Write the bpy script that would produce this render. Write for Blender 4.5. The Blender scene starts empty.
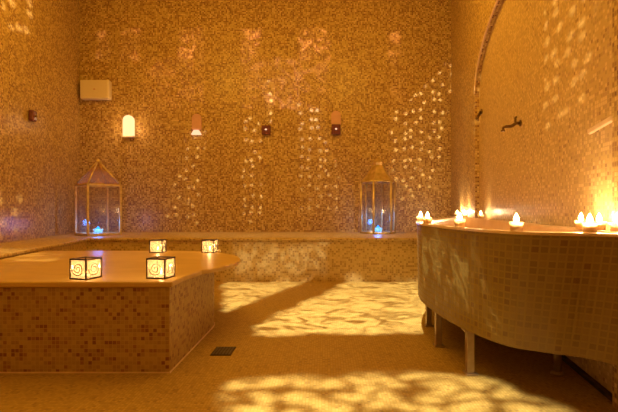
import bpy, bmesh, math, random
from mathutils import Vector, Matrix
random.seed(7)
PI = math.pi
C = bpy.context.scene.collection
H = 0.95; F = 430.0; PX = 325.0; PY = 209.0
YB = 7.1                                   # back wall
XL = lambda Y: -4.05 + 0.19*(YB-Y)         # left wall face
XR = lambda Y: 1.104 + 0.1375*Y            # right wall face
ROOM_H = 4.7; YN = -0.6

# ------------------------------------------------------------------ materials
def mat(name):
    m = bpy.data.materials.new(name); m.use_nodes = True
    nt = m.node_tree; nt.nodes.clear()
    out = nt.nodes.new('ShaderNodeOutputMaterial')
    return m, nt, out
def N(nt, typ, **kw):
    n = nt.nodes.new(typ)
    for k, v in kw.items(): setattr(n, k, v)
    return n
def math_(nt, op, a, b=None, c=None, clamp=False):
    n = N(nt, 'ShaderNodeMath', operation=op); n.use_clamp = clamp
    for i, v in enumerate((a, b, c)):
        if v is None: continue
        if isinstance(v, (int, float)): n.inputs[i].default_value = v
        else: nt.links.new(v, n.inputs[i])
    return n.outputs[0]
def ramp(nt, fac, stops, interp='LINEAR'):
    r = N(nt, 'ShaderNodeValToRGB'); r.color_ramp.interpolation = interp
    els = r.color_ramp.elements
    while len(els) < len(stops): els.new(0.5)
    for e, (p, c) in zip(els, stops):
        e.position = p; e.color = (*c, 1) if len(c) == 3 else c
    nt.links.new(fac, r.inputs[0]); return r.outputs[0]
def principled(nt, out, **kw):
    p = N(nt, 'ShaderNodeBsdfPrincipled')
    for k, v in kw.items():
        s = p.inputs[k.replace('_', ' ')]
        if isinstance(v, (int, float, tuple)): s.default_value = v
        else: nt.links.new(v, s)
    nt.links.new(p.outputs[0], out.inputs[0]); return p
def mixc(nt, fac, a, b, mode='MIX'):
    m = N(nt, 'ShaderNodeMix', data_type='RGBA', blend_type=mode)
    for i, v in ((0, fac), (6, a), (7, b)):
        if isinstance(v, (int, float)): m.inputs[i].default_value = v
        elif isinstance(v, tuple): m.inputs[i].default_value = (*v, 1)
        else: nt.links.new(v, m.inputs[i])
    return m.outputs[2]

def mosaic(name, pitch, palette, grout, gw=0.1, rough=0.3, blotch=0.35, bump=0.3, spec=0.5):
    m, nt, out = mat(name)
    uv = N(nt, 'ShaderNodeUVMap').outputs[0]
    sc = N(nt, 'ShaderNodeVectorMath', operation='SCALE'); sc.inputs[3].default_value = 1/pitch
    nt.links.new(uv, sc.inputs[0])
    fl = N(nt, 'ShaderNodeVectorMath', operation='FLOOR'); nt.links.new(sc.outputs[0], fl.inputs[0])
    fr = N(nt, 'ShaderNodeVectorMath', operation='FRACTION'); nt.links.new(sc.outputs[0], fr.inputs[0])
    wn = N(nt, 'ShaderNodeTexWhiteNoise', noise_dimensions='2D'); nt.links.new(fl.outputs[0], wn.inputs['Vector'])
    nz = N(nt, 'ShaderNodeTexNoise'); nz.inputs['Scale'].default_value = 0.11/1.0
    nz.inputs['Detail'].default_value = 3
    nt.links.new(fl.outputs[0], nz.inputs['Vector'])
    v = math_(nt, 'ADD', wn.outputs[0], math_(nt, 'MULTIPLY', math_(nt, 'SUBTRACT', nz.outputs[0], 0.5), blotch), clamp=True)
    col = ramp(nt, v, palette, 'CONSTANT')
    sx = N(nt, 'ShaderNodeSeparateXYZ'); nt.links.new(fr.outputs[0], sx.inputs[0])
    dx = math_(nt, 'ABSOLUTE', math_(nt, 'SUBTRACT', sx.outputs[0], 0.5))
    dy = math_(nt, 'ABSOLUTE', math_(nt, 'SUBTRACT', sx.outputs[1], 0.5))
    g = math_(nt, 'GREATER_THAN', math_(nt, 'MAXIMUM', dx, dy), 0.5-gw)
    col = mixc(nt, g, col, grout)
    b = N(nt, 'ShaderNodeBump'); b.inputs['Strength'].default_value = bump; b.inputs['Distance'].default_value = 0.002
    wob = math_(nt, 'MULTIPLY', wn.outputs[0], 0.6)
    nt.links.new(math_(nt, 'SUBTRACT', wob, g), b.inputs['Height'])
    rg = math_(nt, 'ADD', math_(nt, 'MULTIPLY', g, 0.4), rough)
    p = principled(nt, out, Base_Color=col, Roughness=rg); p.inputs['Specular IOR Level'].default_value = spec
    nt.links.new(b.outputs[0], p.inputs['Normal'])
    return m

def noisy(name, c1, c2, scale=8, rough=0.5, metallic=0.0, bump=0.0, detail=4, stretch=(1, 1, 1)):
    m, nt, out = mat(name)
    tc = N(nt, 'ShaderNodeTexCoord')
    mp = N(nt, 'ShaderNodeMapping'); mp.inputs['Scale'].default_value = stretch
    nt.links.new(tc.outputs['Object'], mp.inputs[0])
    nz = N(nt, 'ShaderNodeTexNoise'); nz.inputs['Scale'].default_value = scale; nz.inputs['Detail'].default_value = detail
    nt.links.new(mp.outputs[0], nz.inputs['Vector'])
    col = ramp(nt, nz.outputs[0], [(0.3, c1), (0.7, c2)])
    p = principled(nt, out, Base_Color=col, Roughness=rough, Metallic=metallic)
    if bump:
        b = N(nt, 'ShaderNodeBump'); b.inputs['Strength'].default_value = bump; b.inputs['Distance'].default_value = 0.004
        nt.links.new(nz.outputs[0], b.inputs['Height']); nt.links.new(b.outputs[0], p.inputs['Normal'])
    return m
def emis(name, c, s):
    m, nt, out = mat(name)
    e = N(nt, 'ShaderNodeEmission'); e.inputs[0].default_value = (*c, 1); e.inputs[1].default_value = s
    nt.links.new(e.outputs[0], out.inputs[0]); return m
def pane_mat(name, tint, trans, gl=0.08, transl=(1, .9, .7)):
    """clear/frosted glass: transparent + translucent + a little gloss"""
    m, nt, out = mat(name)
    t = N(nt, 'ShaderNodeBsdfTransparent'); t.inputs[0].default_value = (*tint, 1)
    l = N(nt, 'ShaderNodeBsdfTranslucent'); l.inputs[0].default_value = (*transl, 1)
    g = N(nt, 'ShaderNodeBsdfGlossy'); g.inputs[0].default_value = (1, 1, 1, 1); g.inputs[1].default_value = 0.08
    a = N(nt, 'ShaderNodeMixShader'); a.inputs[0].default_value = trans
    nt.links.new(t.outputs[0], a.inputs[1]); nt.links.new(l.outputs[0], a.inputs[2])
    b = N(nt, 'ShaderNodeMixShader'); b.inputs[0].default_value = gl
    nt.links.new(a.outputs[0], b.inputs[1]); nt.links.new(g.outputs[0], b.inputs[2])
    nt.links.new(b.outputs[0], out.inputs[0]); return m

TAN = (.60, .41, .13); LT = (.74, .54, .22); BR = (.34, .17, .05); DK = (.20, .07, .03); OL = (.48, .31, .09)
M = {}
M['wall'] = mosaic('wall mosaic', .024, [(0, TAN), (.28, LT), (.42, OL), (.60, BR), (.86, DK)], (.50, .34, .12), rough=.34, blotch=.35)
M['niche'] = mosaic('niche mosaic', .022, [(0, TAN), (.45, LT), (.68, OL), (.86, (.50, .30, .12)), (.97, BR)], (.6, .42, .2), rough=.28, blotch=.3)
M['base'] = mosaic('platform mosaic', .0235, [(0, (.44, .28, .07)), (.40, (.50, .33, .09)), (.64, (.38, .22, .06)), (.82, (.32, .14, .04)), (.93, (.24, .085, .03))], (.52, .37, .13), gw=.06, rough=.4, blotch=.3)
M['bench'] = mosaic('bench mosaic', .027, [(0, (.60, .42, .15)), (.35, (.66, .47, .18)), (.6, OL), (.82, (.38, .22, .07))], (.60, .43, .17), rough=.35, blotch=.35)
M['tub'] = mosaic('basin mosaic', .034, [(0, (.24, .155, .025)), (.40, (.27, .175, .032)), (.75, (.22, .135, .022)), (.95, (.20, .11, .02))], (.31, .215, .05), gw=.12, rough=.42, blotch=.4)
M['floor'] = mosaic('floor mosaic', .016, [(0, (.40, .25, .055)), (.4, (.47, .30, .075)), (.75, (.34, .205, .042)), (.95, (.26, .14, .03))], (.40, .245, .06), rough=.42, blotch=.4, bump=.15)
M['stone'] = noisy('honey marble', (.58, .37, .10), (.70, .47, .15), 3, .34, bump=.04, stretch=(1, 2.5, 1))
M['rim'] = noisy('pale stone rim', (.72, .52, .30), (.84, .64, .40), 12, .3)
M['bowl'] = noisy('basin lining', (.70, .46, .22), (.80, .56, .30), 6, .3)
M['ceiling'] = noisy('ceiling plaster', (.55, .40, .22), (.62, .46, .27), 3, .8)
M['brass'] = noisy('aged brass', (.62, .46, .18), (.92, .74, .38), 14, .38, .8, .1)
M['iron'] = noisy('dark iron', (.05, .03, .02), (.12, .07, .04), 20, .45, .7)
M['bronze'] = noisy('bronze', (.14, .08, .04), (.26, .16, .07), 20, .35, .8)
M['steel'] = noisy('warm steel', (.32, .22, .12), (.46, .34, .2), 18, .38, .7)
M['plastic'] = noisy('cream plastic', (.80, .68, .50), (.86, .74, .56), 3, .35)
M['pink'] = noisy('pink plaster', (.62, .34, .26), (.70, .40, .30), 14, .5)
M['purple'] = noisy('dark purple glass', (.12, .035, .05), (.22, .07, .08), 30, .2)
M['wax'] = noisy('wax', (.9, .82, .66), (.95, .88, .74), 10, .5)
M['drain'] = noisy('drain metal', (.16, .15, .16), (.22, .21, .22), 30, .4, .6)
M['wick'] = noisy('wick', (.02, .02, .02), (.04, .03, .02), 30, .9)
M['glass'] = pane_mat('lantern glass', (.97, .95, .86), .025, .025, (.9, .8, .5))
M['amber'] = pane_mat('amber roof glass', (.95, .8, .45), .28, .10, (.9, .7, .3))
M['frost'] = pane_mat('frosted pane', (1, .95, .84), .22, .05, (1, .88, .62))
M['cup'] = pane_mat('votive glass', (1, .95, .85), .6, .07, (1, .85, .55))
M['flame'] = emis('flame', (1, .62, .24), 45)
M['bluelight'] = emis('blue led', (.01, .20, 1.0), 5)
M['lit'] = emis('lit sconce glass', (1, .58, .26), 1.9)
M['glint'] = emis('small lamp', (1, .55, .30), 1.6)

# ------------------------------------------------------------------ mesh helpers
class MB:
    def __init__(s): s.bm = bmesh.new(); s.uv = s.bm.loops.layers.uv.new('UVMap'); s.mi = 0
    def face(s, pts, uvs=None, smooth=False):
        vs = [s.bm.verts.new(p) for p in pts]
        f = s.bm.faces.new(vs); f.smooth = smooth; f.material_index = s.mi
        f.normal_update()
        n = f.normal
        for i, l in enumerate(f.loops):
            if uvs: l[s.uv].uv = uvs[i]
            else:
                p = pts[i]; a = [abs(n[k]) for k in range(3)]
                k = a.index(max(a))
                l[s.uv].uv = ((p[1], p[2]), (p[0], p[2]), (p[0], p[1]))[k]
        return f
    def box(s, c, d, mt=None):
        x, y, z = (d[0]/2, d[1]/2, d[2]/2)
        P = [Vector((i*x, j*y, k*z)) for k in (-1, 1) for j in (-1, 1) for i in (-1, 1)]
        P = [(mt @ p if mt else p) + Vector(c) for p in P]
        for q in ((0, 2, 3, 1), (4, 5, 7, 6), (0, 1, 5, 4), (2, 6, 7, 3), (0, 4, 6, 2), (1, 3, 7, 5)):
            s.face([P[i] for i in q])
        return s
    def rod(s, a, b, r, n=8, r2=None):
        return s.tube([a, b], r if r2 is None else [r, r2], n)
    def tube(s, pts, r, n=8, closed=False):
        pts = [Vector(p) for p in pts]; L = len(pts)
        rs = r if isinstance(r, (list, tuple)) else [r]*L
        rings = []; up = None
        for i, p in enumerate(pts):
            if closed: t = pts[(i+1) % L]-pts[i-1]
            else: t = pts[min(i+1, L-1)]-pts[max(i-1, 0)]
            t.normalize()
            if up is None:
                up = t.orthogonal().normalized()
            else: up = (up - t*up.dot(t)).normalized()
            w = t.cross(up)
            rings.append([s.bm.verts.new(p+(up*math.cos(2*PI*k/n)+w*math.sin(2*PI*k/n))*rs[i]) for k in range(n)])
        R = L if closed else L-1
        for i in range(R):
            a, b = rings[i], rings[(i+1) % L]
            for k in range(n):
                f = s.bm.faces.new((a[k], a[(k+1) % n], b[(k+1) % n], b[k])); f.smooth = True; f.material_index = s.mi
        if not closed:
            s.bm.faces.new(rings[0][::-1]); s.bm.faces.new(rings[-1])
        return s
    def lathe(s, prof, c=(0, 0, 0), n=20, smooth=True, rot=0):
        rings = []
        for r, z in prof:
            rings.append([s.bm.verts.new((c[0]+max(r, 1e-5)*math.cos(2*PI*k/n+rot), c[1]+max(r, 1e-5)*math.sin(2*PI*k/n+rot), c[2]+z)) for k in range(n)])
        for a, b in zip(rings, rings[1:]):
            for k in range(n):
                f = s.bm.faces.new((a[k], a[(k+1) % n], b[(k+1) % n], b[k])); f.smooth = smooth; f.material_index = s.mi
        if prof[0][0] > 1e-4: s.bm.faces.new(rings[0][::-1])
        if prof[-1][0] > 1e-4: s.bm.faces.new(rings[-1])
        return s
    def prism(s, poly, z0, z1, poly_top=None, caps=(True, True), smooth=False):
        pt = poly_top or poly; n = len(poly); u = 0
        for i in range(n):
            a, b = poly[i], poly[(i+1) % n]; c, d = pt[(i+1) % n], pt[i]
            l = math.hypot(b[0]-a[0], b[1]-a[1])
            s.face([(a[0], a[1], z0), (b[0], b[1], z0), (c[0], c[1], z1), (d[0], d[1], z1)],
                   [(u, z0), (u+l, z0), (u+l, z1), (u, z1)], smooth)
            u += l
        if caps[0]: s.face([(p[0], p[1], z0) for p in poly][::-1])
        if caps[1]: s.face([(p[0], p[1], z1) for p in pt])
        return s
    def build(s, name, m, parent=None, bevel=0, weld=True, fixn=True):
        if weld: bmesh.ops.remove_doubles(s.bm, verts=s.bm.verts, dist=1e-5)
        if fixn: bmesh.ops.recalc_face_normals(s.bm, faces=s.bm.faces)
        me = bpy.data.meshes.new(name); s.bm.to_mesh(me); s.bm.free()
        for x in (m if isinstance(m, list) else [m]): me.materials.append(x)
        o = bpy.data.objects.new(name, me); C.objects.link(o)
        if parent: o.parent = parent
        if bevel:
            b = o.modifiers.new('bevel', 'BEVEL'); b.width = bevel; b.segments = 3; b.limit_method = 'ANGLE'
        return o
def tag(o, label=None, cat=None, group=None, kind=None):
    for k, v in (('label', label), ('category', cat), ('group', group), ('kind', kind)):
        if v: o[k] = v
    return o
def empty(name, loc=(0, 0, 0), rz=0):
    o = bpy.data.objects.new(name, None); C.objects.link(o); o.empty_display_size = .1
    o.location = loc; o.rotation_euler = (0, 0, rz); return o
def copy_tree(o, parent=None):
    c = o.copy(); C.objects.link(c)
    if parent: c.parent = parent
    for ch in list(o.children): copy_tree(ch, c)
    return c
def place(o, origin, ang):
    o.location = origin; o.rotation_euler = (0, 0, ang); return o
def light(name, typ, loc, col, power, size=.02, parent=None, rot=None):
    l = bpy.data.lights.new(name, typ); l.color = col; l.energy = power
    if typ == 'AREA': l.size = size
    else: l.shadow_soft_size = size
    o = bpy.data.objects.new(name, l); C.objects.link(o); o.location = loc
    if rot: o.rotation_euler = rot
    if parent: o.parent = parent
    return o

# ------------------------------------------------------------------ room shell
fl = MB().box((-.8, 3.25, -.05), (7.6, 8.4, .1)).build('floor', M['floor']); tag(fl, kind='structure')
ce = MB().box((-.8, 3.25, ROOM_H+.05), (7.6, 8.4, .1)).build('ceiling', M['ceiling']); tag(ce, kind='structure')
wb = MB().box((3.065, -.1, ROOM_H/2), (6.9, .2, ROOM_H)).build('wall_back', M['wall']); tag(wb, kind='structure')
place(wb, (2.08, YB, 0), PI)
dl = math.hypot(.19, 1); LL = 7.9*dl
wl = MB().box((LL/2-.1, -.1, ROOM_H/2), (LL, .2, ROOM_H)).build('wall_left', M['wall']); tag(wl, kind='structure')
place(wl, (-4.05, YB, 0), math.atan2(-1, .19))
wf = MB().box((-.8, YN-.1, ROOM_H/2), (5.6, .2, ROOM_H)).build('wall_front', M['wall']); tag(wf, kind='structure')
# right wall with a shallow arched niche
dr = math.hypot(.1375, 1)
def rs(Y): return (Y-YN)*dr                     # world Y -> wall length coordinate
ANG_R = math.atan2(1, .1375); OR = (XR(YN), YN, 0)
def rw(Y, out, Z):                              # point on the right wall, out = distance into the room
    d = Vector((.1375, 1, 0))/dr; n = Vector((-1, .1375, 0))/dr
    return Vector((XR(Y), Y, 0)) + n*out + Vector((0, 0, Z))
s0, s1, SL = rs(2.08), rs(5.22), rs(YB)+.2
RD = .05; sc_, sh = (s0+s1)/2, (s1-s0)/2; zs, zr = 2.35, .66
arch = [(sc_+sh*math.cos(a), zs+zr*math.sin(a)) for a in [PI*i/40 for i in range(41)]]
m = MB()
m.face([(0, 0, 0), (s0, 0, 0), (s0, 0, ROOM_H), (0, 0, ROOM_H)])
m.face([(s1, 0, 0), (SL, 0, 0), (SL, 0, ROOM_H), (s1, 0, ROOM_H)])
for (a, za), (b, zb) in zip(arch, arch[1:]):
    m.face([(b, 0, zb), (a, 0, za), (a, 0, ROOM_H), (b, 0, ROOM_H)])
    m.face([(b, 0, zb), (b, -RD, zb), (a, -RD, za), (a, 0, za)])
for s_ in (s0, s1):
    m.face([(s_, 0, 0), (s_, -RD, 0), (s_, -RD, zs), (s_, 0, zs)])
wsk = m.build('trim_2', M['wall'], weld=False, fixn=False); tag(wsk, kind='structure'); place(wsk, OR, ANG_R)
m = MB(); m.mi = 1
m.face([(s0-.1, -RD, 0), (s1+.1, -RD, 0), (s1+.1, -RD, ROOM_H), (s0-.1, -RD, ROOM_H)])
m.mi = 0
m.box((SL/2, -RD-.101, ROOM_H/2), (SL, .2, ROOM_H))
wr = m.build('wall_right', [M['wall'], M['niche']], weld=False, fixn=False); tag(wr, kind='structure')
place(wr, OR, ANG_R)
m = MB(); m.tube([(a, .004, z) for a, z in arch], .012, 8)
t1 = m.build('trim_1', M['rim']); tag(t1, kind='structure'); place(t1, OR, ANG_R)
m = MB().box(((s0+s1)/2, -.03, .010), (s1-s0-.02, .03, .02))
bb = m.build('baseboard_right', M['iron']); tag(bb, kind='structure'); place(bb, OR, ANG_R)

# ------------------------------------------------------------------ bench along left and back wall
bench = empty('tiled_bench', (-3.0, 5.9, 0))
tag(bench, 'long low mosaic-tiled bench built along the left and back walls, under the big lanterns', 'bench')
def bench_poly(o, w=.004):
    fi = lambda Y: -3.12+.19*(5.63-Y)
    return [(1.60, 5.63-o), (fi(5.63-o)+o, 5.63-o), (fi(.3)+o, .3), (XL(.3)+w, .3), (XL(YB)+w+.002, YB-w), (XR(YB)-w, YB-w), (XR(6.47)-w, 6.47), (1.90, 6.42), (1.75, 6.08)]
def rel(poly, o): return [(p[0]-o[0], p[1]-o[1]) for p in poly]
BO = (-3.0, 5.9)
MB().prism(rel(bench_poly(0), BO), 0, .535).build('bench_base', M['bench'], bench)
MB().prism(rel(bench_poly(.022), BO), .535, .57).build('seat_slab', M['bench'], bench, bevel=.01)

def inset(poly, d):
    n = len(poly); out = []
    c = Vector((sum(p[0] for p in poly)/n, sum(p[1] for p in poly)/n))
    for i in range(n):
        a = Vector(poly[i-1]); b = Vector(poly[i]); e = Vector(poly[(i+1) % n])
        t1 = (b-a).normalized(); t2 = (e-b).normalized(); t = (t1+t2)
        if t.length < 1e-4: t = t1
        t.normalize(); nn = Vector((-t.y, t.x))
        if nn.dot(c-b) < 0: nn = -nn
        cosv = max(.45, abs(nn.dot(Vector((-t1.y, t1.x)))))
        out.append(tuple(b+nn*d/cosv))
    return out

# ------------------------------------------------------------------ heated platform (front left)
plat = empty('tiled_platform', (-1.7, 3.3, 0))
tag(plat, 'low tiled platform with rounded honey stone top holding four glass candle cubes', 'platform')
PO = (-1.7, 3.3)
base = [(-2.50, 2.49), (-.90, 2.49)] + [(-.90, 2.9), (-.90, 3.45)]
base += [(-.90-.35*(1-math.cos(a)), 3.45+.35*math.sin(a)) for a in [PI/2*i/8 for i in range(1, 9)]]
base += [(-2.75, 3.80)]
MB().prism(rel(base, PO), 0, .50).build('platform_base', M['base'], plat)
top = [(-2.505, 2.462), (-.875, 2.462), (-.875, 2.66)]
cx, cy, rx, ry = -1.55, 3.43, .86, .87
a0 = math.asin((2.70-cy)/ry)
k = 26
top += [(cx+rx*math.cos(a0+(PI/2-a0)*i/k), cy+ry*math.sin(a0+(PI/2-a0)*i/k)) for i in range(k+1) if cx+rx*math.cos(a0+(PI/2-a0)*i/k) > -5]
# blend the corner into the curve: drop curve points that lie inside x < -0.875 near the front
top = top[:3] + [p for p in top[3:] if not (p[1] < 2.9 and p[0] < -.875)]
top += [(-2.82, 4.30)]
MB().prism(inset(rel(base, PO), -.006), 0, .007).build('edge_seal', M['rim'], plat)
MB().prism(rel(top, PO), .50, .533).build('platform_top', M['stone'], plat, bevel=.009)

# ------------------------------------------------------------------ basin on legs
def catmull(P, n=8):
    out = []
    for i in range(len(P)-1):
        p0 = Vector(P[max(i-1, 0)]); p1 = Vector(P[i]); p2 = Vector(P[i+1]); p3 = Vector(P[min(i+2, len(P)-1)])
        for k in range(n):
            t = k/n
            out.append(tuple(.5*((2*p1)+(-p0+p2)*t+(2*p0-5*p1+4*p2-p3)*t*t+(-p0+3*p1-3*p2+p3)*t**3)))
    out.append(tuple(P[-1])); return out
def wallpt(Y, o=.0): 
    p = rw(Y, o, 0); return (p.x, p.y)
low = [wallpt(1.84, .006), (1.20, 1.99), (1.05, 2.07), (.90, 2.19), (.785, 2.52), (.735, 2.9), (.725, 3.26), (.80, 3.68), (.97, 4.15), (1.25, 4.75), (1.6, 5.4), wallpt(6.2, .006)]
hig = [wallpt(1.72, .006), (1.19, 1.84), (1.03, 1.90), (.86, 2.04), (.755, 2.42), (.715, 2.85), (.71, 3.22), (.79, 3.68), (.97, 4.17), (1.25, 4.8), (1.6, 5.5), wallpt(6.4, .006)]
lowc, higc = catmull(low), catmull(hig)
RIMZ, LOWZ = .845, .26
basin = empty('tiled_basin', (1.2, 3.3, 0))
tag(basin, 'large curved mosaic-tiled basin on metal legs against the right wall, candles along its rim', 'basin')
BN = (1.2, 3.3)
lo, hi = rel(lowc, BN), rel(higc, BN)
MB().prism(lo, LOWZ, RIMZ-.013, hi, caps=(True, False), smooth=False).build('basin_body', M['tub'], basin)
inn = inset(hi, .06)
m = MB(); n = len(hi)
oo = inset(hi, -.008)
oo[0] = hi[0]; oo[-1] = hi[-1]
for z, P, Q in ((RIMZ, oo, inn), (RIMZ-.013, oo, inn)):
    for i in range(n):
        j = (i+1) % n
        m.face([(P[i][0], P[i][1], z), (P[j][0], P[j][1], z), (Q[j][0], Q[j][1], z), (Q[i][0], Q[i][1], z)])
for P in (oo, inn):
    for i in range(n):
        j = (i+1) % n
        m.face([(P[i][0], P[i][1], RIMZ-.013), (P[j][0], P[j][1], RIMZ-.013), (P[j][0], P[j][1], RIMZ), (P[i][0], P[i][1], RIMZ)])
m.build('rim', M['rim'], basin)
MB().prism(inset(hi, .16), RIMZ-.30, RIMZ-.012, inset(hi, .061), caps=(True, False)).build('bowl', M['bowl'], basin)
for (x, y) in ((.84, 3.49), (.785, 2.98), (.835, 2.48), (1.36, 3.9)):
    c = (x-BN[0], y-BN[1])
    m = MB().box((c[0], c[1], (LOWZ+.006)/2), (.042, .042, LOWZ-.006)).box((c[0]+.004, c[1], .006), (.07, .07, .012)).box((c[0], c[1], LOWZ-.008), (.075, .075, .012))
    m.build('leg', M['steel'], basin, bevel=.003)
m = MB(); c = (1.335-BN[0], 2.47-BN[1])
m.tube([(c[0], c[1], LOWZ), (c[0], c[1], 0.002)], .022, 12).lathe([(.036, 0), (.036, .012), (.024, .02)], (c[0], c[1], 0.001), 12).lathe([(.03, 0), (.03, .03)], (c[0], c[1], .12), 12)
m.build('drain_pipe', M['steel'], basin)

# ------------------------------------------------------------------ candle cubes on the platform
def cube_lantern():
    s, h, b = .122, .122, .008
    r = empty('candle_cube')
    m = MB()
    for i in (-1, 1):
        for j in (-1, 1):
            m.box((i*(s-b)/2, j*(s-b)/2, h/2), (b, b, h))
        for z in (b/2, h-b/2):
            m.box((0, i*(s-b)/2, z), (s-2*b, b, b)).box((i*(s-b)/2, 0, z), (b, s-2*b, b))
    m.box((0, 0, .003), (s-2*b, s-2*b, .004))
    m.build('frame', M['iron'], r)
    for q in range(4):
        R = Matrix.Rotation(q*PI/2, 3, 'Z'); p = R @ Vector((0, -(s/2-b/2), h/2))
        pn = MB().box(p, (s-2*b, .0025, h-2*b), R).build('glass_pane', M['frost'], r)
        pts = []
        for i in range(40):
            a = i*.34; rr = .042*(1-i/44)
            pts.append(R @ Vector((rr*math.cos(a+PI), -(s/2-b/2)-.004, h/2+rr*math.sin(a+PI))))
        MB().tube(pts, .0027, 5).build('scroll_wire', M['iron'], pn)
    MB().lathe([(.02, 0), (.02, .016), (.0, .016)], (0, 0, .005), 14).build('tealight', M['wax'], r)
    MB().lathe([(0, 0), (.005, .006), (.0065, .014), (.004, .026), (0, .036)], (0, 0, .023), 10).build('flame', M['flame'], r)
    light('candle_glow', 'POINT', (0, 0, .06), (1, .66, .32), 1.1, .012, r)
    return r
proto = cube_lantern()
cubes = [((86, 280.2), -16, 1, 'glass candle cube at the front edge of the platform, nearest the left side, lit brightest'),
         ((163, 279.5), -9, 1, 'glass candle cube with dark scrollwork at the front right corner of the platform'),
         ((158, 253), 3, 0, 'small glass candle cube at the rear of the platform, straight behind the corner cube'),
         ((210, 253), -5, 0, 'glass candle cube at the rear right of the platform beside a pebble')]
for i, ((px, py), deg, corner, lab) in enumerate(cubes):
    o = proto if i == 0 else copy_tree(proto)
    Y = (H-.533)*F/(py-PY)
    if corner: Y += .075
    else: Y += .06
    X = (px-PX)/F*Y
    if i == 1: X -= .012
    Y = max(Y, 2.462+.092 if corner else Y)
    o.location = (X, Y, .5335); o.rotation_euler = (0, 0, math.radians(deg))
    tag(o, lab, 'candle holder', 'glass candle cubes on the platform')
Y = 4.13; pb = MB().lathe([(0, 0), (.016, .004), (.02, .012), (.012, .024), (0, .028)], (0, 0, 0), 12).build('pebble', M['wax'])
pb.location = ((219-PX)/F*Y, Y, .5335); tag(pb, 'tiny pale pebble beside the rear right candle cube', 'pebble')

# ------------------------------------------------------------------ big floor lanterns
def blue_candle(r, z):
    MB().lathe([(.055, 0), (.068, .07), (.062, .07), (.052, .008), (0, .008)], (0, 0, z), 18).build('candle_cup', M['cup'], r)
    MB().lathe([(.0, 0), (.036, .006), (.042, .035), (.026, .065), (0, .10)], (0, 0, z+.01), 12).build('blue_light', M['bluelight'], r)
    light('blue_glow', 'POINT', (0, 0, z+.15), (.04, .20, 1), 6.5, .05, r)
# square one, left
def near_corner(px, py, Z): 
    Y = (H-Z)*F/(py-PY); return Vector(((px-PX)/F*Y, Y, Z))
S, HB, HR = .47, .73, .35
lr = empty('floor_lantern')
b = .026; m = MB()
for i in (-1, 1):
    for j in (-1, 1): m.box((i*(S-b)/2, j*(S-b)/2, HB/2), (b, b, HB))
    for z in (.02, HB-.01):
        m.box((0, i*(S-b)/2, z), (S, b, b)).box((i*(S-b)/2, 0, z), (b, S, b))
    for j in (-1, 1): m.rod((i*(S/2-.01), j*(S/2-.01), HB), (0, 0, HB+HR), .012, 6)
m.build('frame', M['brass'], lr)
MB().box((0, 0, .012), (S-.03, S-.03, .02)).build('base_plate', M['brass'], lr)
for q in range(4):
    R = Matrix.Rotation(q*PI/2, 3, 'Z')
    MB().box(R @ Vector((0, -(S/2-b/2), HB/2)), (S-2*b, .004, HB-.04), R).build('glass_pane', M['glass'], lr)
    e = S/2-.012; m = MB()
    m.face([R @ Vector(p) for p in ((-e, -e, HB+.004), (e, -e, HB+.004), (0, 0, HB+HR-.008))])
    m.build('roof_pane', M['amber'], lr)
MB().lathe([(.03, 0), (.034, .02), (.02, .035), (.012, .05), (0, .055)], (0, 0, HB+HR-.02), 14).build('finial', M['brass'], lr)
MB().lathe([(.10, 0), (.10, .006), (.03, .05), (.01, .09)], (0, 0, HB+.004), 4, False, PI/4).build('vent_cap', M['brass'], lr)
blue_candle(lr, .022)
lr.location = ((97-PX)/F*6.22, 6.25, .571); pass
lr.rotation_euler = (0, 0, math.radians(49))
tag(lr, 'large square brass and glass lantern with pyramid roof and blue light in the left corner', 'lantern')
# hexagonal one, right
hr = empty('floor_lantern'); R6 = .27; HB2 = .80
hx = [(R6*math.cos(PI/3*k), R6*math.sin(PI/3*k)) for k in range(6)]
m = MB()
for k in range(6):
    a, c = hx[k], hx[(k+1) % 6]
    m.rod((*a, .01), (*a, HB2), .018, 8)
    for z in (.015, HB2): m.rod((*a, z), (*c, z), .016, 8)
m.build('frame', M['brass'], hr)
MB().prism([(x*.97, y*.97) for x, y in hx], .002, .016).build('base_plate', M['brass'], hr)
for k in range(6):
    a, c = hx[k], hx[(k+1) % 6]
    MB().prism([(a[0]*.98, a[1]*.98), (c[0]*.98, c[1]*.98), (c[0]*.965, c[1]*.965), (a[0]*.965, a[1]*.965)], .02, HB2-.008).build('glass_pane', M['glass'], hr)
MB().lathe([(R6+.012, HB2+.006), (R6-.01, HB2+.03), (.17, HB2+.13), (.10, HB2+.24), (.085, HB2+.26), (.095, HB2+.30), (.06, HB2+.35), (.018, HB2+.38), (.018, HB2+.395), (0, HB2+.40)], (0, 0, 0), 6, False).build('roof', M['brass'], hr)
m = MB(); m.tube([(.035*math.cos(a), 0, HB2+.425+.035*math.sin(a)) for a in [2*PI*i/16 for i in range(16)]], .006, 6, True).build('ring_handle', M['brass'], hr)
blue_candle(hr, .018)
hr.location = ((378-PX)/F*6.72, 6.72, .571); hr.rotation_euler = (0, 0, math.radians(9))
tag(hr, 'large six-sided brass and glass lantern with blue light on the back bench', 'lantern')

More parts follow.
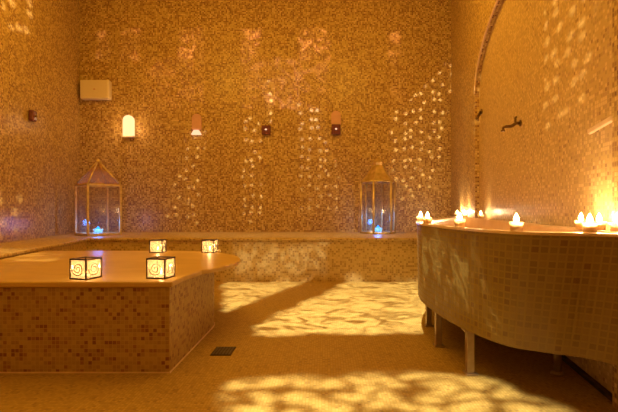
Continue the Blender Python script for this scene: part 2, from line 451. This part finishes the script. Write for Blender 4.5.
# ------------------------------------------------------------------ candles on the basin rim
def votive():
    r = empty('votive_candle')
    MB().lathe([(.026, 0), (.032, .044), (.0295, .044), (.024, .005), (0, .005)], (0, 0, 0), 16).build('glass_cup', M['cup'], r)
    MB().lathe([(.023, 0), (.026, .026), (0, .026)], (0, 0, .006), 14).build('wax', M['wax'], r)
    MB().rod((0, 0, .030), (0, 0, .040), .0012, 5).build('wick', M['wick'], r)
    MB().lathe([(0, 0), (.009, .006), (.013, .018), (.010, .032), (.003, .046), (0, .050)], (0, 0, .036), 12).build('flame', M['flame'], r)
    light('candle_light', 'POINT', (0, 0, .070), (1, .69, .38), 7.0, .014, r)
    return r
vp = votive()
def rimpoint(Y, side, off=.03):
    """a point on the rim: near = room side, wall = wall side"""
    if side == 'wall': p = rw(Y, .006+off, 0); return (p.x, p.y)
    pts = higc; mid = [Vector(q)+Vector(BN) for q in inset(hi, off)]
    best = min((q for q in mid), key=lambda q: abs((q.x/q.y)*F+PX-Y) + (100 if q.y > 3.9 else 0))
    return (best.x, best.y)
vs = [(rimpoint(427, 'near'), 1.0, 'leftmost votive candle on the basin rim, one of a close pair at its rounded end'),
      (None, 1.0, 'second votive candle from the left on the basin rim, touching distance from the leftmost'),
      (rimpoint(6.1, 'wall', .06), 2.4, 'votive candle farthest back, where basin rim meets the right wall'),
      (rimpoint(5.6, 'wall', .05), 2.0, 'candle on the wall side of the rim just before the farthest back one'),
      (rimpoint(4.75, 'wall'), .5, 'dimmer votive candle on the wall side of the rim, under the niche edge'),
      (rimpoint(459, 'near'), .7, 'votive candle on the front rim of the basin, below the two at the wall'),
      (rimpoint(517, 'near'), .9, 'lone votive candle at the middle of the front basin rim, below the faucet'),
      (rimpoint(590, 'near'), 1.0, 'votive candle at the right end of the front basin rim, left of the brightest cluster'),
      (rimpoint(2.28, 'wall', .05), 1.2, 'votive candle against the niche wall at the right end of the basin'),
      (rimpoint(2.13, 'wall'), .8, 'votive candle against the wall, just right of the niche wall one'),
      (rimpoint(1.97, 'wall'), .7, 'rightmost votive candle at the corner of basin and right wall')]
p0 = None
for q in inset(hi, .03):
    w = (q[0]+BN[0], q[1]+BN[1])
    if w[1] > 3.5 and (p0 is None) : p0 = w
vs[1] = (p0, vs[1][1], vs[1][2])
for i, (p, st, lab) in enumerate(vs):
    o = vp if i == 0 else copy_tree(vp)
    o.location = (p[0], p[1], RIMZ+.0005); o.rotation_euler = (0, 0, random.random()*6)
    for ch in o.children:
        if ch.type == 'LIGHT':
            ch.data = ch.data.copy(); ch.data.energy = 7.0*st
    tag(o, lab, 'candle', 'votive candles on the basin rim')

# ------------------------------------------------------------------ wall fittings
def arch_prism(mb, w, h, d, z0=0, n=12):
    P = [(-w/2, z0), (w/2, z0)] + [(w/2*math.cos(a), z0+h-w/2+w/2*math.sin(a)) for a in [PI*i/n for i in range(n+1)]]
    f = [(x, -d, z) for x, z in P]; k = [(x, 0, z) for x, z in P]
    mb.face(f); mb.face(k[::-1])
    for i in range(len(P)):
        j = (i+1) % len(P); mb.face([k[i], k[j], f[j], f[i]])
    return mb
def bw(px, py): return ((px-PX)/F*YB, YB, H+(PY-py)/F*YB)
G = 'arched wall lamps in a row on the back wall'
s1_ = empty('wall_lamp', bw(129.7, 137)); s1_.location.y -= .002
arch_prism(MB(), .175, .35, .07, 0).build('lamp_shade', M['lit'], s1_, bevel=.012)
MB().box((0, -.04, .004-.008), (.19, .08, .02)).build('base', M['plastic'], s1_)
light('lamp_light', 'POINT', (0, -.18, .15), (1, .55, .22), 4, .06, s1_)
tag(s1_, 'arched wall lamp lit bright white, leftmost lamp on the back wall', 'wall lamp', G)
for px, ptop, pmid, kind, lab in ((197, 114, 130, 'lit', 'arched pink wall lamp with glowing lower edge, second from left on the back wall'),
                             (266.5, None, 126, 'dark', 'small square dark wall lamp without pink top, middle of the back wall'),
                             (336, 111, 125, 'dark', 'pink-topped wall lamp with dark lower box, rightmost on the back wall')):
    o = empty('wall_lamp', bw(px, 135)); o.location.y -= .002
    pz = (135-pmid)/F*YB
    if ptop:
        MB_ = arch_prism(MB(), .16, (pmid-ptop)/F*YB, .025, pz); MB_.build('backplate', M['pink'], o, bevel=.006)
    if kind == 'lit':
        arch_prism(MB(), .16, .085, .06, 0, 3).build('glowing_glass', M['glint'], o, bevel=.006)
    else:
        MB().box((0, -.035, pz/2), (.145, .07, pz)).build('lamp_box', M['purple'], o, bevel=.01)
        MB().lathe([(.0, 0), (.018, .008), (.018, .02), (0, .03)], (0, -.075, pz/2-.01), 10).build('bulb', M['glint'], o)
    tag(o, lab, 'wall lamp', G)
Yl = 5.445; d5 = Vector((.19, -1, 0))/dl
o = empty('wall_lamp', (XL(Yl)+.002, Yl, 2.06)); o.rotation_euler = (0, 0, math.atan2(.19, 1)+PI/2)
MB().box((0, -.03, .07), (.12, .06, .14)).build('lamp_box', M['purple'], o, bevel=.02)
MB().lathe([(.0, 0), (.022, .008), (.022, .03), (0, .04)], (0, -.06, .05), 10).build('bulb', M['bronze'], o)
tag(o, 'small dark unlit wall lamp alone on the left wall', 'wall lamp')
# wall box
o = empty('wall_box', bw(98, 101.5)); o.location.y -= .002
MB().box((0, -.06, .17), (.47, .12, .31)).build('cover', M['plastic'], o, bevel=.02)
MB().box((-.255+.262, -.124, .17), (.03, .01, .02)).build('badge', M['pink'], o, bevel=.003)
tag(o, 'cream rectangular plastic box high on the back wall near the left corner', 'wall box')
# faucet
Yf = 3.64
f = empty('wall_faucet', rw(Yf, -RD, 1.66)); f.rotation_euler = (0, 0, ANG_R); f.scale = (.8, .8, .8)
MB().tube([(0, 0, .02), (0, .012, .02)], .034, 16).build('wall_flange', M['bronze'], f)
m = MB(); m.tube([(0, .012, .02), (0, .05, .02), (.0, .075, .0), (0, .10, -.012), (0, .15, -.012), (0, .175, -.02), (0, .18, -.055)], [.017, .017, .018, .018, .014, .013, .015], 12)
m.lathe([(.02, 0), (.022, .012), (.012, .02)], (0, .18, -.065), 12); m.build('spout', M['bronze'], f)
m = MB(); m.rod((0, .055, .03), (0, .055, .075), .012, 10); m.rod((-.03, .055, .078), (.03, .055, .078), .010, 8)
m.build('tap_handle', M['bronze'], f)
tag(f, 'small bronze wall faucet with curved spout in the arched niche above the basin', 'faucet')
# dark bracket by the niche edge
b2 = empty('wall_hook', rw(5.08, -RD, 2.04)); b2.rotation_euler = (0, 0, ANG_R)
MB().tube([(0, 0, .06), (0, .012, .06)], .03, 12).build('wall_flange', M['bronze'], b2)
MB().tube([(0, .012, .06), (-.03, .05, .0), (-.08, .07, -.04), (-.14, .09, -.05)], .016, 8).build('hook_arm', M['bronze'], b2)
tag(b2, 'small dark slanted hook on the niche wall near its far edge, left of the faucet', 'hook')
# pale bar built in place of a light reflection, right end of the niche
b3 = empty('reflection_bar', rw(2.24, -RD, 1.385)); b3.rotation_euler = (0, 0, ANG_R)
MB().box((0, .028, .0), (.25, .022, .026), Matrix.Rotation(.10, 3, 'Y')).build('streak', M['rim'], b3, bevel=.004)
for x in (-.09, .09): MB().box((x, .009, -x*.10), (.016, .018, .016)).build('bracket', M['bronze'], b3)
tag(b3, 'short pale rail standing in for a light reflection above the right end of the basin', 'streak')

# ------------------------------------------------------------------ floor drain
Yd = 2.87
o = empty('floor_drain', ((223.5-PX)/F*Yd, Yd, .0))
MB().box((0, 0, .0025), (.135, .17, .004)).build('drain_plate', M['iron'], o)
m = MB()
for i in range(6):
    for j in range(7):
        m.box((-.052+i*.0208, -.066+j*.022, .0052), (.013, .014, .0014))
m.build('grate', M['drain'], o)
tag(o, 'small dark square metal drain grate in the floor right of the platform', 'floor drain')

# ------------------------------------------------------------------ lights: patterns shaped by masks in each spot's own node tree
def gobo(name, loc, rot, col, power, polys, cell, ramp_, soft=.02, spread=165, distort=.05, noise_amt=.0, kind='dots', stretch=(1, 1), size=.01, warp=.0):
    """polys: lists of world points (any surface) -> tangent-space polygons of the lamp"""
    o = light(name, 'SPOT', loc, col, power, size, rot=rot)
    l = o.data; l.spot_size = math.radians(spread); l.spot_blend = .1; l.use_nodes = True
    nt = l.node_tree; nt.nodes.clear()
    out = N(nt, 'ShaderNodeOutputLight'); e = N(nt, 'ShaderNodeEmission'); nt.links.new(e.outputs[0], out.inputs[0])
    from mathutils import Euler
    Rm = Euler(rot).to_matrix().inverted()
    tc = N(nt, 'ShaderNodeTexCoord').outputs['Normal']
    sx = N(nt, 'ShaderNodeSeparateXYZ'); nt.links.new(tc, sx.inputs[0])
    iz = math_(nt, 'DIVIDE', -1.0, math_(nt, 'MINIMUM', sx.outputs[2], -.02))
    u = math_(nt, 'MULTIPLY', sx.outputs[0], iz); v = math_(nt, 'MULTIPLY', sx.outputs[1], iz)
    cb = N(nt, 'ShaderNodeCombineXYZ'); nt.links.new(u, cb.inputs[0]); nt.links.new(v, cb.inputs[1])
    # wobble
    nz = N(nt, 'ShaderNodeTexNoise'); nz.inputs['Scale'].default_value = cell*.5; nz.inputs['Detail'].default_value = 2
    nt.links.new(cb.outputs[0], nz.inputs['Vector'])
    wob = math_(nt, 'MULTIPLY', math_(nt, 'SUBTRACT', nz.outputs[0], .5), distort)
    total = None
    for wt, poly in polys:
        T = []
        for p in poly:
            d = Rm @ (Vector(p)-Vector(loc)); T.append((d.x/-d.z, d.y/-d.z))
        ar = sum(T[i][0]*T[(i+1) % len(T)][1]-T[(i+1) % len(T)][0]*T[i][1] for i in range(len(T)))
        if ar < 0: T.reverse()
        acc = None
        for i in range(len(T)):
            a, b = T[i], T[(i+1) % len(T)]
            dx, dy = b[0]-a[0], b[1]-a[1]; L = math.hypot(dx, dy); nx, ny = -dy/L, dx/L
            dist = math_(nt, 'ADD', math_(nt, 'MULTIPLY_ADD', u, nx, -(nx*a[0]+ny*a[1])), math_(nt, 'MULTIPLY', v, ny))
            acc = dist if acc is None else math_(nt, 'MINIMUM', acc, dist)
        mr = N(nt, 'ShaderNodeMapRange', interpolation_type='SMOOTHSTEP')
        mr.inputs['From Min'].default_value = 0; mr.inputs['From Max'].default_value = soft
        nt.links.new(math_(nt, 'ADD', acc, wob), mr.inputs['Value'])
        w = math_(nt, 'MULTIPLY', mr.outputs[0], wt)
        total = w if total is None else math_(nt, 'MAXIMUM', total, w)
    mp = N(nt, 'ShaderNodeMapping'); mp.inputs['Scale'].default_value = (cell*stretch[0], cell*stretch[1], 1)
    nt.links.new(cb.outputs[0], mp.inputs[0])
    if warp:
        wn = N(nt, 'ShaderNodeTexNoise', noise_dimensions='2D'); wn.inputs['Scale'].default_value = .55; wn.inputs['Detail'].default_value = 1
        nt.links.new(mp.outputs[0], wn.inputs['Vector'])
        wm = N(nt, 'ShaderNodeVectorMath', operation='MULTIPLY_ADD'); wm.inputs[1].default_value = (warp*2, warp*2, 0)
        nt.links.new(wn.outputs['Color'], wm.inputs[0]); nt.links.new(mp.outputs[0], wm.inputs[2]); mp = wm
    if kind == 'dots':
        vo = N(nt, 'ShaderNodeTexVoronoi', voronoi_dimensions='2D', feature='F1'); vo.inputs['Scale'].default_value = 1
        vo.inputs['Randomness'].default_value = .65
        nt.links.new(mp.outputs[0], vo.inputs['Vector']); val = vo.outputs['Distance']
    else:
        n2 = N(nt, 'ShaderNodeTexNoise', noise_dimensions='2D'); n2.inputs['Scale'].default_value = 1
        n2.inputs['Detail'].default_value = 2.0; n2.inputs['Distortion'].default_value = 1.2
        nt.links.new(mp.outputs[0], n2.inputs['Vector']); val = n2.outputs[0]
    r = ramp(nt, val, [(a, (c, c, c)) for a, c in ramp_])
    nt.links.new(math_(nt, 'MULTIPLY', total, r), e.inputs[1])
    return o
def fp(px, py):
    Y = H*F/(py-PY); return ((px-PX)/F*Y, Y, 0)
def lp(px, py):
    Y = -2.701/((px-PX)/F+.19); return (XL(Y), Y, H+(PY-py)/F*Y)
def rp(px, py):
    Y = 1.104/((px-PX)/F-.1375); return (XR(Y), Y, H+(PY-py)/F*Y)
WARM = (1, .74, .36)
FL = [(1.0, [fp(219, 318), fp(219, 281), fp(312, 281)]),
      (1.0, [fp(250, 339), fp(248, 325), fp(345, 281), fp(440, 281), fp(450, 305), fp(440, 334), fp(350, 336)]),
      (1.0, [fp(210, 376), fp(228, 368), fp(300, 373), fp(400, 369), fp(500, 373), fp(620, 430), fp(500, 480), fp(250, 480)])]
WHT = (1, .98, .76)
gobo('pattern_spot', (.3, 3.4, 4.4), (0, 0, 0), WHT, 1800, FL[:2], 30, [(.28, .15), (.42, .65), (.60, 1.3)], soft=.03, distort=.06, kind='noise', stretch=(.7, 1.0), size=.012)  # added unseen spot; its masks shape the far floor patches
gobo('pattern_spot', (-.4, .2, 3.2), (0, 0, 0), WHT, 1600, [(1.0, FL[2][1][:3] + [fp(330, 372), fp(300, 480), fp(250, 480)]), (1.0, [fp(290, 375), fp(400, 368), fp(465, 370), fp(500, 378), fp(600, 424), fp(500, 480), fp(290, 480)])], 23, [(.12, 1.35), (.40, .75), (.58, .08)], soft=.035, distort=.08, kind='dots', stretch=(.8, 1.15), size=.03, warp=.9)  # added unseen spot for the near floor patch, placed to clear the basin
# back wall dapples
BWL = [(.8, [bw(186, 128), bw(208, 128), bw(202, 225), bw(160, 225)]),
       (.7, [bw(241, 115), bw(262, 112), bw(264, 225), bw(241, 225)]),
       (1.3, [bw(262, 78), bw(278, 78), bw(272, 125), bw(264, 125)]),
       (.45, [bw(292, 100), bw(322, 105), bw(352, 215), bw(300, 215)]),
       (.9, [bw(386, 120), bw(458, 50), bw(440, 190), bw(396, 205)])]
gobo('pierced_wall_lamp', (0, 3.2, 3.6), (PI/2, 0, 0), (1, .80, .50), 900, BWL, 25, [(.11, 1.3), (.25, .06), (.5, .03)], soft=.015, distort=.03, size=.004)
TOPX = [(1.0, [bw(a, 27), bw(b_, 27), bw(b_, 62), bw(a, 62)]) for a, b_ in ((94, 112), (118, 142), (176, 206), (239, 262), (298, 332), (386, 404))]
TOPX += [(.35, [bw(a, 55), bw(b_, 55), bw(b_, 112), bw(a, 112)]) for a, b_ in ((140, 206), (239, 330), (388, 406))]
gobo('pierced_wall_lamp', (-1.0, 3.4, 4.0), (PI/2, 0, 0), (1, .46, .26), 330, TOPX, 16, [(.42, .15), (.54, .5), (.62, 1.6)], soft=.02, distort=.04, kind='noise', size=.01)
# right wall
RWL = [(1.0, [rp(536, -12), rp(588, -12), rp(576, 105), rp(536, 135)]),
       (1.0, [rp(460, 75), rp(478, 55), rp(478, 130), rp(462, 150)])]
gobo('pierced_wall_lamp', (-1.0, 3.6, 2.9), (PI/2, 0, -PI/2), (1, .74, .36), 140, RWL, 28, [(.14, 1.5), (.30, .10), (.5, .04)], soft=.01, distort=.03, stretch=(.42, .8), size=.004)
# left wall and platform top streaks
LWL = [(1.0, [lp(2, -20), lp(38, -20), lp(34, 40), lp(2, 30)]), (.9, [lp(-5, 185), lp(30, 190), lp(18, 240), lp(-5, 240)])]
gobo('pierced_wall_lamp', (.2, 4.4, 3.3), (PI/2, 0, PI/2), (1, .74, .38), 560, LWL, 26, [(.16, 1.4), (.32, .10), (.5, .04)], soft=.02, distort=.04, stretch=(.5, .8), size=.006)
def pp(px, py):
    Y = (H-.533)*F/(py-PY); return ((px-PX)/F*Y, Y, .533)
gobo('pattern_spot', (-1.8, 2.2, 4.2), (0, 0, 0), WARM, 500, [(1.0, [pp(-40, 262), pp(-20, 251), pp(70, 253), pp(60, 262)])], 12, [(.45, .1), (.6, 1.2)], soft=.02, distort=.06, kind='noise', stretch=(.6, 2), size=.01)  # added unseen spot that draws the streaks on the platform top
# unseen spot added to light the bench front between platform and basin
gobo('pattern_spot', (-.1, 3.0, 3.4), (math.radians(45), 0, 0), WHT, 420, [(1.0, [((232-PX)/F*5.63, 5.63, .56), ((330-PX)/F*5.63, 5.63, .56), ((330-PX)/F*5.63, 5.63, 0), ((232-PX)/F*5.63, 5.63, 0)]),
     (.8, [bw(150, 229), bw(400, 229), ((400-PX)/F*5.7, 5.7, .57), ((190-PX)/F*5.7, 5.7, .57)])], 24, [(.35, .25), (.6, 1.0)], soft=.03, distort=.06, kind='noise', size=.01)
# tub side streaks, drawn by an added unseen spot
gobo('pattern_spot', (-.9, 2.6, 3.0), (math.radians(0), math.radians(-45), 0), WHT, 260,
     [(1.0, [(.72, 3.2, .8), (.76, 2.3, .8), (.86, 2.1, .3), (.72, 3.2, .3)])], 40, [(.44, .08), (.56, .8), (.66, 1.3)], soft=.03, distort=.1, kind='noise', stretch=(1, .5), size=.008)
# soft amber fill lights, added for the room's ambient level
AM = (1, .54, .06)
light('amber_fill', 'AREA', (-1.0, 3.0, ROOM_H-.15), AM, 68, 2.6)  # added overhead fill, out of frame
for x in (-2.1, .5): light('wall_fill', 'POINT', (x, 4.5, 3.75), AM, 62, .25)  # added soft fills, lifting the walls more than the floor
light('amber_fill', 'AREA', (-1.2, -.35, 2.4), AM, 14, 1.4, rot=(math.radians(80), 0, math.radians(5)))  # added front fill from near the camera

# ------------------------------------------------------------------ camera, world, view
cam = bpy.data.cameras.new('camera'); co = bpy.data.objects.new('camera', cam); C.objects.link(co)
co.location = (0, 0, H); co.rotation_euler = (PI/2, 0, 0)
cam.sensor_width = 36; cam.lens = F/618*36; cam.shift_x = -(PX-309)/618; cam.shift_y = (PY-206)/618
cam.clip_start = .02
sc = bpy.context.scene; sc.camera = co
w = bpy.data.worlds.new('world'); sc.world = w; w.use_nodes = True
w.node_tree.nodes['Background'].inputs[0].default_value = (.02, .01, .004, 1)
sc.view_settings.view_transform = 'Standard'; sc.view_settings.look = 'None'
sc.view_settings.exposure = -.15; sc.view_settings.gamma = 1
try: sc.view_settings.use_curve_mapping = False
except Exception: pass
